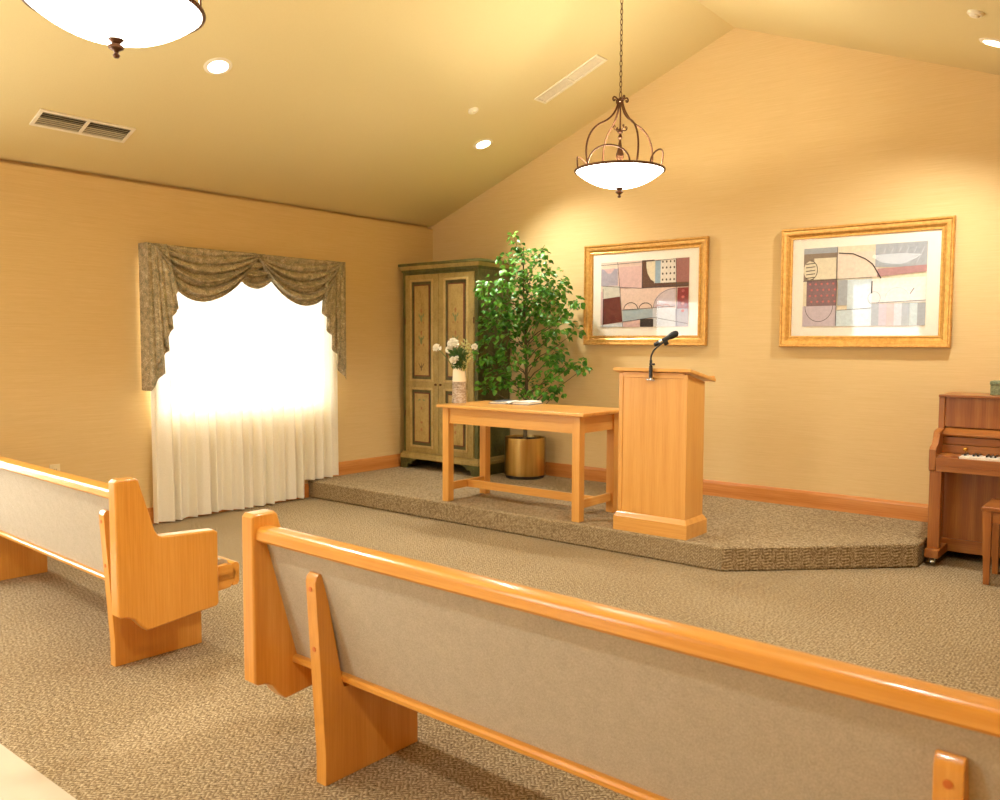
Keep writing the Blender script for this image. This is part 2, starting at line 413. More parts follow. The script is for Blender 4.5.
# swag valance
VY0, VY1, VZ = -3.190, -1.305, 2.125
val = thing('swag_valance', 'taupe tapestry swag valance with stepped side tails above the sheer curtain', 'valance', (0, 0, 0))
b = B(); b.box(.0, .125, VY0 + .01, VY1 - .01, VZ - .03, VZ - .004, .004)
b.box(.005, .128, VY0, VY0 + .012, VZ - .10, VZ, .003).box(.005, .128, VY1 - .012, VY1, VZ - .10, VZ, .003)
b.build('board', SWAG, val)
def swag(ya, yb, drop, xf, nf, skew=0.0, p=.75, bulge=.05):
    yc = (ya + yb) / 2
    def f(u, v):
        y = ya + (yb - ya) * u
        s = max(0.0, sin(PI * u)); s = s ** p
        z = VZ - (.012 + v * drop) * (s * (1 - .0) + .012) - .004
        z += .0
        y2 = y + skew * v * s
        ripple = .026 * sin(2 * PI * nf * (v ** .85) + 1.5 * (u - .5)) * min(1, s * 1.4 + .25) + .008 * sin(2 * PI * nf * 2.3 * v + 4 * u)
        x = xf + bulge * s * (.35 + .65 * v) + ripple * min(1, .25 + 1.5 * v)
        # pull corners
        y2 += (yc - y2) * .16 * v * (1 - s)
        return (x, y2, z)
    return f
B().sheet(swag(-2.56, -1.98, .275, .118, 3.5, 0, .6, .03), 50, 60, .004).build('swag', SWAG, val, 70)
B().sheet(swag(-3.185, -2.16, .400, .136, 5, -.11, .85, .055), 90, 100, .004).build('swag', SWAG, val, 70)
B().sheet(swag(-2.31, -1.31, .395, .142, 5, .02, .85, .055), 90, 100, .004).build('swag', SWAG, val, 70)
def jabot(y_out, y_in, zlo, zhi, n, sgn):
    # n pleats, zigzag cloth whose hem climbs from the outer edge to the inner edge
    pts = []
    tot = abs(y_in - y_out); adv = tot / n; fwd = adv * 2.3; back = fwd - adv
    y = 0; k = 0; length = n * (fwd + back); run = 0
    seq = [(0, 0.0, 0)]
    for i in range(n):
        y += fwd; run += fwd; seq.append((y, run / length, 2 * i + 1))
        if i < n - 1: y -= back; run += back; seq.append((y, run / length, 2 * i + 2))
    seq[-1] = (tot, seq[-1][1], seq[-1][2])
    R = seq[-1][1]
    m = len(seq) - 1
    def f(u, v):
        q = min(u * m, m - 1e-6); i = int(q); t = q - i
        a, c = seq[i], seq[i + 1]
        yy = a[0] + (c[0] - a[0]) * t; rr = (a[1] + (c[1] - a[1]) * t) / R
        zb = zlo + (zhi - zlo) * rr ** .9
        lay = .010 * (i // 2) + (.045 * (t if i % 2 == 0 else 1 - t))
        z = VZ - .004 + (zb - VZ) * v
        spread = .72 + .28 * v
        xx = .132 + lay * (0.25 + .75 * v) + .021 * sin(2 * PI * 8.5 * u + .8) * (.3 + .7 * v)
        return (xx, y_out + sgn * yy * spread, z)
    return f
B().sheet(jabot(-3.188, -2.99, 1.03, 1.80, 5, 1), 90, 30, .003).build('tail', SWAG, val, 60)
B().sheet(jabot(-1.307, -1.60, 1.06, 1.80, 5, -1), 90, 30, .003).build('tail', SWAG, val, 60)
for yy, zb in ((VY0, 1.03), (VY1, 1.16)):   # cloth returns to the wall
    B().sheet(lambda u, v: (.012 + .134 * u, yy + .006 * sin(PI * 3 * u) * v, VZ - .003 + (zb - VZ) * v), 12, 20, .003).build('return', SWAG, val, 60)

# ---------------------------------------------------------------- armoire
arm = thing('armoire', 'tall green and tan painted two-door armoire in the corner of the platform', 'armoire', (0, 0, HP))
AX0, AX1, AY0, AY1 = .068, 1.045, -.50, -.025
b = B(); b.box(AX0, AX0 + .03, AY0 + .02, AY1, .09, 1.93, .003); b.box(AX1 - .03, AX1, AY0 + .02, AY1, .09, 1.93, .003)
b.box(AX0 + .03, AX1 - .03, AY1 - .02, AY1, .09, 1.93, .002); b.box(AX0 + .03, AX1 - .03, AY0 + .03, AY1 - .02, .09, .13, .002); b.box(AX0 + .03, AX1 - .03, AY0 + .03, AY1 - .02, 1.90, 1.93, .002)
b.box(AX0, AX0 + .044, AY0, AY0 + .03, .12, 1.93, .006); b.box(AX1 - .044, AX1, AY0, AY0 + .03, .12, 1.93, .006)
b.box(AX0 + .04, AX1 - .04, AY0 + .002, AY0 + .03, 1.903, 1.935, .004)
b.build('carcass', GREEN, arm)
prof = [(.0, 1.928), (.008, 1.932), (.010, 1.942), (.014, 1.95), (.026, 1.968), (.036, 1.984), (.042, 1.990), (.042, 2.010), (.0, 2.012)]
def mould(b, prof, x0, x1, yf, yb):
    # front run and the right return, mitred
    bm = bmesh.new(); rows = []
    for d, z in prof:
        rows.append([bm.verts.new(p) for p in ((x0 - min(d, .025), yb, z), (x0 - min(d, .025), yf - d, z), (x1 + d, yf - d, z), (x1 + d, yb, z))])
    for a, c in zip(rows, rows[1:]):
        for k in range(3): bm.faces.new((a[k], a[k + 1], c[k + 1], c[k]))
    bm.faces.new(rows[-1]); bm.faces.new(rows[0])
    bmesh.ops.recalc_face_normals(bm, faces=bm.faces); return b._merge(bm)
co = mould(B(), prof, AX0, AX1, AY0, AY1).build('cornice', [GREEN, OLIVE], arm, 25)
for pl in co.data.polygons:
    if 1.951 + HP * 0 < pl.center.z < 1.982: pl.material_index = 1
pb = [(.0, .165), (.012, .150), (.014, .135), (.022, .125), (.024, .100), (.0, .098)]
mould(B(), pb, AX0, AX1, AY0, AY1).build('base_moulding', OLIVE, arm, 25)
# bracket feet
def foot(sx):
    pr = [(0, 0), (.085, 0), (.088, .03), (.10, .05), (.125, .055), (.135, .045), (.15, .05), (.155, .07), (.18, .085), (.215, .09), (.215, .10), (0, .10)]
    x = AX0 - .02 if sx > 0 else AX1 + .022
    b = B().prism([(x + sx * p, q) for p, q in pr], 'y', AY0 - .022, AY0 + .005, .0)
    xs = (x, x + sx * .03); b.box(min(xs), max(xs), AY0 + .003, AY1, 0, .10, .002)
    return b
foot(1).build('bracket_foot', GREEN, arm); foot(-1).build('bracket_foot', GREEN, arm)
def ell(b, cx, cz, rx, rz, y, rot=0, n=14):
    b.poly([(cx + rx * cos(a) * cos(rot) - rz * sin(a) * sin(rot), y, cz + rx * cos(a) * sin(rot) + rz * sin(a) * cos(rot)) for a in (2 * PI * k / n for k in range(n))])
def fr(b, x0, x1, z0, z1, w, y0, y1, bev=.003):
    b.box(x0, x0 + w, y0, y1, z0, z1, bev); b.box(x1 - w, x1, y0, y1, z0, z1, bev)
    b.box(x0 + w, x1 - w, y0, y1, z0, z0 + w, bev); b.box(x0 + w, x1 - w, y0, y1, z1 - w, z1, bev)
def door(x0, x1, knob):
    d = B(); z0, z1 = .168, 1.90; yf = AY0 - .012
    px0, px1 = x0 + .076, x1 - .070
    P = [(px0, px1, .222, .80), (px0, px1, .872, 1.845)]
    # stiles and rails leave the panel openings free
    d.box(x0, px0, yf, AY0 + .012, z0, z1, .003); d.box(px1, x1, yf, AY0 + .012, z0, z1, .003)
    d.box(px0, px1, yf, AY0 + .012, z0, P[0][2], .003); d.box(px0, px1, yf, AY0 + .012, P[0][3], P[1][2], .003); d.box(px0, px1, yf, AY0 + .012, P[1][3], z1, .003)
    o = d.build('door', OLIVE, arm)
    for k, (a, c, e, g) in enumerate(P):
        q = B()
        q.slot(0); fr(q, a - .006, a + .022 if 0 else c + .006, e - .006, g + .006, .022, yf - .012, yf + .004, .004)
        q.slot(1); fr(q, a + .014, c - .014, e + .014, g - .014, .034, yf + .003, yf + .012, .002)
        q.slot(2); fr(q, a + .044, c - .044, e + .044, g - .044, .012, yf - .004, yf + .010, .003)
        q.slot(3); q.box(a + .054, c - .054, yf - .006, yf + .012, e + .054, g - .054, .003)
        mx = (a + c) / 2; y = yf - .0075; hgt = g - e
        if k == 1:
            for fz, s_ in ((.62, 1), (.40, 1.1)):
                zz = e + hgt * fz
                q.slot(4); ell(q, mx, zz, .014 * s_, .034 * s_, y); ell(q, mx + .026, zz + .03, .008, .022, y, -.5); ell(q, mx - .026, zz + .03, .008, .022, y, .5)
                q.slot(5); ell(q, mx, zz + .075, .011, .022, y); ell(q, mx - .03, zz - .04, .007, .012, y); ell(q, mx + .03, zz - .04, .007, .012, y)
            q.slot(6); zz = e + hgt * .14
            for r_ in (-.6, 0, .6): ell(q, mx + .022 * r_, zz, .005, .045, y - abs(r_) * .0003, -r_)
            ell(q, mx, zz, .014, .010, y - .0005)
        else:
            q.slot(5); ell(q, mx, e + hgt * .66, .010, .014, y); ell(q, mx, e + hgt * .42, .016, .012, y); ell(q, mx, e + hgt * .30, .012, .018, y)
            q.slot(4); ell(q, mx - .03, e + hgt * .80, .018, .007, y, .3); ell(q, mx + .03, e + hgt * .80, .018, .007, y, -.3)
        q.build('raised_panel', [HILITE, RECESS, MAROON, TANP, MOTG, MOTR, MOTD], o)
    kx = x1 - .03 if knob > 0 else x0 + .03
    B().lathe([(0, 0), (.011, .002), (.011, .006), (.005, .008), (.005, .012), (.009, .016), (.007, .022), (0, .024)], (0, 0, 0), 16,
              Matrix.Translation((kx, yf, .84)) @ Matrix.Rotation(PI / 2, 4, 'X')).build('knob', BRONZE, o)
    for hz in (.55, 1.45):
        hx = x0 - .004 if knob > 0 else x1 + .004
        B().lathe([(0, -.03), (.006, -.03), (.006, .03), (0, .03)], (hx, yf - .002, hz), 10).build('hinge', BRONZE, o)
AM_ = (AX0 + AX1) / 2
door(AX0 + .046, AM_ - .002, 1); door(AM_ + .002, AX1 - .046, -1)

# ---------------------------------------------------------------- ficus
random.seed(11)
PC = (1.385, -.225)
fic = thing('potted_ficus', 'leafy green ficus tree in a round brass planter beside the armoire', 'plant', (PC[0], PC[1], HP))
B().lathe([(0, .028), (.186, .028), (.19, .03), (.19, .373), (.184, .375), (.180, .373), (.179, .34), (0, .335)], (0, 0, 0), 56).build('planter', BRASS, fic)
B().lathe([(0, 0), (.176, 0), (.178, .004), (.178, .029), (0, .029)], (0, 0, 0), 48).build('planter_base', DIAL, fic)
def soil(u, v):
    r = .181 * u; a = 2 * PI * v; return (r * cos(a), r * sin(a), .352 + .012 * (1 - u) + .005 * sin(40 * u + 9 * a) * (1 - u))
B().sheet(soil, 12, 40).build('soil', SOIL, fic)
CL = [(1.432, -0.467, 2.326, 0.037), (1.406, -0.36, 2.258, 0.046), (1.696, -0.421, 2.19, 0.046), (1.216, -0.339, 2.173, 0.046), (1.441, -0.331, 2.16, 0.111), (1.689, -0.527, 2.027, 0.167), (1.473, -0.545, 1.993, 0.093), (1.304, -0.589, 1.857, 0.13), (1.391, -0.468, 1.797, 0.167), (1.46, -0.202, 1.844, 0.185), (1.78, -0.385, 1.937, 0.13), (1.766, -0.257, 1.857, 0.111), (1.162, -0.543, 1.864, 0.074), (2.139, -0.497, 1.732, 0.037), (1.923, -0.328, 1.701, 0.074), (1.315, -0.557, 1.529, 0.148), (1.3, -0.291, 1.506, 0.13), (1.591, -0.315, 1.558, 0.167), (1.969, -0.528, 1.549, 0.12), (1.969, -0.285, 1.493, 0.056), (1.256, -0.584, 1.323, 0.13), (1.495, -0.539, 1.29, 0.12), (1.577, -0.247, 1.316, 0.13), (1.818, -0.385, 1.319, 0.083), (1.14, -0.515, 1.194, 0.074), (1.278, -0.509, 1.07, 0.111), (1.362, -0.412, 1.07, 0.093), (1.437, -0.27, 1.013, 0.065), (1.794, -0.394, 1.143, 0.065), (1.824, -0.223, 1.202, 0.074), (1.975, -0.242, 1.232, 0.046), (2.208, -0.516, 1.181, 0.037), (1.766, -0.502, 0.997, 0.093), (1.927, -0.474, 0.976, 0.046), (1.174, -0.568, 1.005, 0.046), (1.439, -0.331, 0.924, 0.074), (1.831, -0.445, 1.032, 0.074), (1.488, -0.372, 1.674, 0.13), (1.269, -0.415, 1.677, 0.13), (1.78, -0.427, 1.727, 0.13)]
def trunk_at(z):
    t = max(0, min(1, (z - .45) / 1.75)); return Vector((PC[0] + .01 + .10 * t + .02 * sin(5 * t), PC[1] - .02 - .14 * t, z))
off = Vector((PC[0], PC[1], HP))
B().tube([trunk_at(.45 + 1.8 * k / 14) - off for k in range(15)], [.020 - .0011 * k for k in range(15)], 10).build('trunk', BARK, fic)
br = B(); lf = B()
def leaf(bm, p, d, nrm, L, W):
    sd = d.cross(nrm).normalized(); nrm = sd.cross(d).normalized()
    fold_ = .18 * W
    P = [p, p + d * L * .3 + sd * W * .42 + nrm * fold_, p + d * L * .62 + sd * W * .40 + nrm * fold_, p + d * L - nrm * L * .12,
         p + d * L * .62 - sd * W * .40 + nrm * fold_, p + d * L * .3 - sd * W * .42 + nrm * fold_, p + d * L * .45]
    v = [bm.verts.new(x) for x in P]
    for t in ((0, 6, 1), (1, 6, 2), (2, 6, 3), (3, 6, 4), (4, 6, 5), (5, 6, 0)): bm.faces.new([v[i] for i in t])
lbm = bmesh.new()
for x, y, z, r in CL:
    c = Vector((x, y, z)) - off; a = trunk_at(max(.62, z - .18 - .25 * abs(x - PC[0]))) - off
    mid = (a + c) / 2 + Vector((0, 0, -.02 + .03 * random.random()))
    br.tube([a, a + (mid - a) * .6 + Vector((0, 0, .02)), mid, c], [.005, .0045, .0035, .002], 6)
    n = int(9 + (r * 108) ** 2 * .30)
    for k in range(n):
        while True:
            q = Vector((random.uniform(-1, 1), random.uniform(-1, 1), random.uniform(-1, 1)))
            if q.length < 1: break
        q = q.normalized() * (q.length ** .6)
        p = c + q * r * 1.08
        w = p + off
        if w.x < 1.10 and w.y > -.62: p.x = 1.10 - off.x + random.random() * .06
        if w.y > -.07: p.y = -.07 - off.y - random.random() * .05
        d = (Vector((q.x, q.y * .8 - .1, q.z * .4 - .35)) + Vector((random.uniform(-.7, .7), random.uniform(-.7, .7), random.uniform(-.5, .4)))).normalized()
        nr = (Vector((0, -.35, .9)) + Vector((random.uniform(-.6, .6), random.uniform(-.6, .6), random.uniform(-.2, .5)))).normalized()
        if abs(d.dot(nr)) > .95: continue
        L = random.uniform(.042, .068)
        leaf(lbm, p, d, nr, L, L * .85)
br.build('branches', BARK, fic)
for v in lbm.verts:
    if v.co.y + off.y > -.03: v.co.y = -.03 - off.y
    if v.co.y + off.y > -.60 and v.co.x + off.x < 1.055: v.co.x = 1.055 - off.x
lf._merge(lbm); lf.build('foliage', LEAF, fic, 60)

# ---------------------------------------------------------------- table
TX0, TX1, TY0, TY1 = 1.615, 2.900, -1.600, -1.085
tab = thing('oak_table', 'honey oak communion table with open legs holding the vase and book', 'table', (0, 0, HP))
B().box(TX0 - .030, TX1 + .055, TY0 - .04, TY1 + .05, .737, .762, .007, 3).build('table_top', oak['x'], tab)
for x in (TX0, TX1 - .064):
    for y in (TY0, TY1 - .064):
        B().box(x, x + .064, y, y + .064, 0, .737, .004).build('leg', oak['z'], tab)
B().box(TX0 + .063, TX1 - .063, TY0 + .012, TY0 + .034, .615, .737, .002).build('apron', oak['x'], tab)
B().box(TX0 + .063, TX1 - .063, TY1 - .034, TY1 - .012, .615, .737, .002).build('apron', oak['x'], tab)
for x in (TX0 + .014, TX1 - .036): B().box(x, x + .022, TY0 + .063, TY1 - .063, .615, .737, .002).build('apron', oak['y'], tab)
for x in (TX0 + .022, TX1 - .047): B().box(x, x + .025, TY0 + .063, TY1 - .063, .085, .145, .003).build('stretcher', oak['y'], tab)
B().box(TX0 + .046, TX1 - .046, (TY0 + TY1) / 2 - .013, (TY0 + TY1) / 2 + .013, .085, .145, .003).build('stretcher', oak['x'], tab)
TT = HP + .762

# vase and flowers
VC = (1.622, -1.41)
vs = thing('flower_vase', 'cream topped cylinder vase with grey birch bark band at table end', 'vase', (VC[0], VC[1], TT))
B().lathe([(0, 0), (.056, 0), (.058, .004), (.053, .172)], (0, 0, 0), 40, None, False).build('bark_band', BIRCH, vs)
B().lathe([(.053, .170), (.0535, .172), (.0475, .300), (.046, .303), (.043, .300), (.046, .18), (.05, .01), (0, .008)], (0, 0, 0), 40, None, False).build('neck', CREAM, vs)
FG = 'flowers in the vase'
def flower(top, label, R=.032, base=None):
    o = thing('white_carnation', label, 'flower', (VC[0], VC[1], TT + .02), 0, FG)
    t = Vector(top) - Vector((VC[0], VC[1], TT + .02))
    b0 = Vector((t.x * .08, t.y * .08, .0)); nk = Vector((max(-.03, min(.03, t.x * .25)), max(-.03, min(.03, t.y * .25)), .285))
    B().tube(bez(b0, nk * .6, nk, t), .0028, 6).build('stem', STEM, o)
    bm = bmesh.new(); ax = (t - nk).normalized() + Vector((0, -.25, .3)); ax.normalize()
    for k in range(70):
        d = Vector((random.gauss(0, 1), random.gauss(0, 1), random.gauss(0, 1))).normalized()
        d = (d + ax * .55).normalized(); c = t + d * R * random.uniform(.35, .8)
        s1 = d.cross(Vector((random.gauss(0, 1), random.gauss(0, 1), random.gauss(0, 1)))).normalized(); w = R * .42
        vv = [bm.verts.new(p) for p in (c - s1 * w * .6, c + s1 * w * .6, c + d * w + s1 * w * 1.0, c + d * w * 1.15 + s1.cross(d) * w * .3, c + d * w - s1 * w * 1.0)]
        bm.faces.new(vv)
    h = B(); h._merge(bm); h.sphere(t, R * .55, 2); h.build('flower_head', PETAL, o, 20)
flower((1.390, -1.42, 1.352), 'white carnation on a long stem, alone far left of the vase', .030)
flower((1.558, -1.41, 1.388), 'large white carnation at upper left of the bouquet, above a smaller one', .040)
flower((1.532, -1.43, 1.337), 'smaller white carnation below the large one on bouquet left', .028)
flower((1.772, -1.40, 1.362), 'creamy white carnation at the right edge of the bouquet', .024)
flower((1.628, -1.485, 1.258), 'white carnation low in front, just above the vase rim', .026)
flower((1.664, -1.485, 1.272), 'small white carnation right of the low front one, close beside it', .019)
def sprig(top, label, mat, n=40, L=.062):
    o = thing('foliage_sprig', label, 'foliage', (VC[0], VC[1], TT + .02), 0, 'greenery in the vase')
    t = Vector(top) - Vector((VC[0], VC[1], TT + .02)); nk = Vector((max(-.034, min(.034, t.x * .3)), max(-.034, min(.034, t.y * .3)), .285))
    pts = bez(Vector((t.x * .1, t.y * .1, .0)), nk * .6, nk, t, 20)
    B().tube(pts, .002, 5).build('stem', STEM, o)
    bm = bmesh.new()
    for k in range(n):
        i = 11 + (k * 9) // n; p = pts[min(i, 20)]; d = (pts[min(i, 20)] - pts[i - 2]).normalized()
        a = k * 2.4; sd = d.orthogonal().normalized(); sd = Matrix.Rotation(a, 3, d) @ sd
        dd = (d * .8 + sd).normalized(); leaf(bm, p, dd, d.cross(dd), L * random.uniform(.8, 1.2), L * .36)
    b = B(); b._merge(bm); b.build('leaves', mat, o)
sprig((1.610, -1.465, 1.335), 'dark green sprig left of centre in the bouquet, under the carnations', SPRIG)
sprig((1.662, -1.475, 1.345), 'dark green sprig at the centre of the bouquet', SPRIG)
sprig((1.715, -1.465, 1.325), 'dark green sprig right of centre in the bouquet', SPRIG)
sprig((1.730, -1.38, 1.39), 'pale feathery sprig rising at upper right of the bouquet', SPRIGL, 34, .045)
sprig((1.660, -1.37, 1.43), 'pale feathery sprig at the very top of the bouquet', SPRIGL, 34, .045)
sprig((1.770, -1.44, 1.30), 'pale feathery sprig drooping low at the bouquet right', SPRIGL, 22, .04)
sprig((1.55, -1.38, 1.29), 'dark green sprig leaning out at lower left of the bouquet', SPRIG)

# open book
bk = thing('open_book', 'open guest book with white pages lying on the oak table', 'book', (2.0, -1.16, TT), math.radians(8))
B().box(-.185, .185, -.115, .115, 0, .004, .001).build('cover', BOOKC, bk)
def page(sg):
    def f(u, v):
        x = sg * .178 * u; z = .004 + (.016 * (1 - (1 - min(u / .25, 1)) ** 2) if sg > 0 else .010 * (1 - (1 - min(u / .25, 1)) ** 2)) + .004 * sin(PI * u)
        return (x, -.108 + .216 * v, z)
    b = B(); b.sheet(f, 20, 2); b.box(min(sg * .03, sg * .176), max(sg * .03, sg * .176), -.106, .106, .004, .0165 if sg > 0 else .0125, .001)
    b.build('page_block', PAGE, bk)
page(1); page(-1)
B().sheet(lambda u, v: (-.06 - .114 * u, -.100 + .200 * v, .0185 - .0008 * u), 6, 2).build('page_picture', BOOKC, bk)

# ---------------------------------------------------------------- lectern
LX0, LX1, LY0, LY1 = 3.200, 3.695, -1.590, -1.335
lec = thing('lectern', 'tall honey oak lectern with sloped top at the platform edge', 'lectern', (0, 0, HP))
B().box(LX0 + .022, LX1 - .022, LY0 + .006, LY0 + .022, .09, 1.05, .001).build('front_panel', oak['z'], lec)
for x in (LX0 + .004, LX1 - .022):
    B().prism([(LY0 + .022, .09), (LY1, .09), (LY1, .99), (LY0 + .022, 1.045)], 'x', x, x + .018).build('side_panel', oak['z'], lec)
for x in (LX0, LX1 - .03): B().box(x, x + .03, LY0, LY0 + .03, .09, 1.045, .003).build('corner_stile', oak['z'], lec)
B().box(LX0 + .03, LX1 - .03, LY0 + .001, LY0 + .018, 1.018, 1.052, .002).build('top_rail', oak['x'], lec)
B().box(LX0 + .02, LX1 - .02, LY0 + .022, LY1, .55, .568, .001).build('shelf', oak['x'], lec)
b = B(); pp = [(.0, .122), (.008, .112), (.014, .098), (.020, .092), (.020, 0), (0, 0)]
bm = bmesh.new(); rows = []
for d, z in pp:
    rows.append([bm.verts.new(p) for p in ((LX0 - d, LY0 - d, z), (LX1 + d, LY0 - d, z), (LX1 + d, LY1 + d, z), (LX0 - d, LY1 + d, z))])
for a, c in zip(rows, rows[1:]):
    for k in range(4): bm.faces.new((a[k], a[(k + 1) % 4], c[(k + 1) % 4], c[k]))
bm.faces.new(rows[0]); bm.faces.new(rows[-1]); bmesh.ops.recalc_face_normals(bm, faces=bm.faces); b._merge(bm); b.build('plinth', oak['x'], lec, 25)
ang = math.atan2(-.075, .40)
mt = Matrix.Translation(((LX0 + LX1) / 2, LY0 - .022, 1.060)) @ Matrix.Rotation(ang, 4, 'X')
B().box(-.282, .278, 0, .375, 0, .022, .004, 2, mt).build('sloped_top', oak['x'], lec)
B().box(-.27, .27, .357, .373, .022, .036, .003, 2, mt).build('book_stop', oak['x'], lec)

# microphone
mic = thing('gooseneck_microphone', 'black gooseneck microphone clamped to the lectern front', 'microphone', (3.455, LY0 - .017, 1.235))
B().lathe([(0, -.062), (.010, -.062), (.012, -.058), (.012, .012), (.009, .016), (.009, .05), (.006, .055), (0, .055)], (0, -.02, 0), 18).build('mount', BLACK, mic)
B().box(-.008, .026, -.030, -.012, .02, .032, .003).build('clamp_screw', BLACK, mic)
B().box(-.045, .012, .002, .016, -.078, -.070, .001).box(-.006, .006, -.016, .016, -.074, -.055, .001).build('mounting_plate', CHROME, mic)
gp = bez((0, -.02, .05), (-.008, -.015, .115), (.03, .02, .150), (.095, .085, .200), 24)
B().tube(gp, .0058, 10).build('gooseneck', BLACK, mic)
a = Vector((.004, .012, .148)); e = Vector((.104, .105, .220)); dr = (e - a).normalized()
def along(prof, a, d): 
    return Matrix.Translation(a) @ d.to_track_quat('Z', 'Y').to_matrix().to_4x4()
mm = along(None, a, dr); Lm = (e - a).length
B().lathe([(0, 0), (.011, 0), (.0125, .004), (.0135, .04), (.015, Lm * .62), (.017, Lm * .72), (0, Lm * .72)], (0, 0, 0), 20, mm).build('handle', BLACK, mic)
B().lathe([(.0148, .035), (.0152, .037), (.0152, .055), (.0148, .057)], (0, 0, 0), 20, mm, False).build('switch_ring', CHROME, mic)
B().lathe([(.017, Lm * .70), (.020, Lm * .76), (.0225, Lm * .86), (.0225, Lm * .98), (.018, Lm * 1.08), (.010, Lm * 1.13), (0, Lm * 1.14)], (0, 0, 0), 24, mm).build('grille', MESHM, mic)
B().box(-.006, .006, -.018, .018, 0, .03, .003, 2, along(None, a + dr * Lm * .45 - Vector((0, 0, .022)), dr)).build('clip', BLACK, mic)

# ---------------------------------------------------------------- pictures
def frame_profile(b, w, h, prof):
    bm = bmesh.new(); rows = []
    for ins, y in prof:
        rows.append([bm.verts.new(p) for p in ((-w / 2 + ins, y, -h / 2 + ins), (w / 2 - ins, y, -h / 2 + ins), (w / 2 - ins, y, h / 2 - ins), (-w / 2 + ins, y, h / 2 - ins))])
    for a, c in zip(rows, rows[1:]):
        for k in range(4): bm.faces.new((a[k], a[(k + 1) % 4], c[(k + 1) % 4], c[k]))
    bmesh.ops.recalc_face_normals(bm, faces=bm.faces); return b._merge(bm)
PR = [(.0, -.006), (.0, -.036), (.006, -.044), (.014, -.044), (.022, -.036), (.034, -.034), (.048, -.030), (.058, -.022), (.066, -.019), (.072, -.022), (.080, -.021), (.084, -.014), (.084, -.006)]
def art_mats():
    C = {}
    def c(n, r, g, b_): C[n] = plain('print_ink_' + n, srgb(r, g, b_), .8, var=.08, scale=45, spec=.1)
    for n, v in dict(paper=(232, 214, 196), lilac=(172, 166, 178), pink=(214, 182, 178), brown=(104, 78, 66), cream=(228, 218, 190), blue=(156, 182, 200), white=(232, 226, 216), mauve=(162, 112, 108), greycream=(206, 204, 190), maroon=(112, 62, 54), rose=(224, 200, 186), violet=(200, 188, 196), red=(140, 56, 62), teal=(166, 182, 188), mist=(204, 208, 214), dark=(66, 60, 58), ink=(84, 80, 86), plum=(138, 114, 118), taupe=(146, 130, 114), ice=(206, 222, 228), coral=(206, 120, 116), slate=(170, 176, 182), band=(184, 144, 144)).items(): c(n, *v)
    return C
AC = art_mats(); AN = list(AC); AM = [AC[n] for n in AN]
class Art:
    def __init__(s, w, h): s.w, s.h, s.b, s.k = w, h, B(), 0
    def P(s, u, v): return ((u - .5) * s.w, -.0122 - .00012 * s.k, (.5 - v) * s.h)
    def poly(s, n, pts): s.k += 1; s.b.slot(AN.index(n)); s.b.poly([s.P(*p) for p in pts])
    def rect(s, n, u0, v0, u1, v1): s.poly(n, [(u0, v0), (u0, v1), (u1, v1), (u1, v0)])
    def line(s, pts, w=.006, n='ink'):
        s.k += 1; s.b.slot(AN.index(n)); asp = s.w / s.h
        for (a, c), (d, e) in zip(pts, pts[1:]):
            dx, dy = d - a, (e - c) / asp; L = math.hypot(dx, dy) or 1; nx, ny = -dy / L * w / 2, dx / L * w / 2 * asp
            s.b.poly([s.P(a + nx, c + ny), s.P(d + nx, e + ny), s.P(d - nx, e - ny), s.P(a - nx, c - ny)])
    def ell(s, n, u, v, ru, rv, a0=0, a1=2 * PI, k=20): s.poly(n, [(u + ru * cos(a0 + (a1 - a0) * i / k), v - rv * sin(a0 + (a1 - a0) * i / k)) for i in range(k + (a1 - a0 < 6))])
    def arc(s, u, v, ru, rv, a0, a1, w=.006, n='ink', k=16): s.line([(u + ru * cos(a0 + (a1 - a0) * i / k), v - rv * sin(a0 + (a1 - a0) * i / k)) for i in range(k + 1)], w, n)
def picture(cx, cz, w, h, label, draw, matw):
    o = thing('framed_print', label, 'picture', (cx, 0, cz), 0, None)
    frame_profile(B(), w, h, PR).build('frame', GOLD, o, 20)
    B().box(-w / 2 + .07, w / 2 - .07, -.011, -.004, -h / 2 + .07, h / 2 - .07, 0).build('mat_board', MAT_, o)
    A = Art(w - 2 * matw[0], h - 2 * matw[1]); draw(A); A.b.build('print', AM, o)
    B().box(-w / 2 + .075, w / 2 - .075, -.0185, -.0170, -h / 2 + .075, h / 2 - .075, 0).build('glass', PGLASS, o)
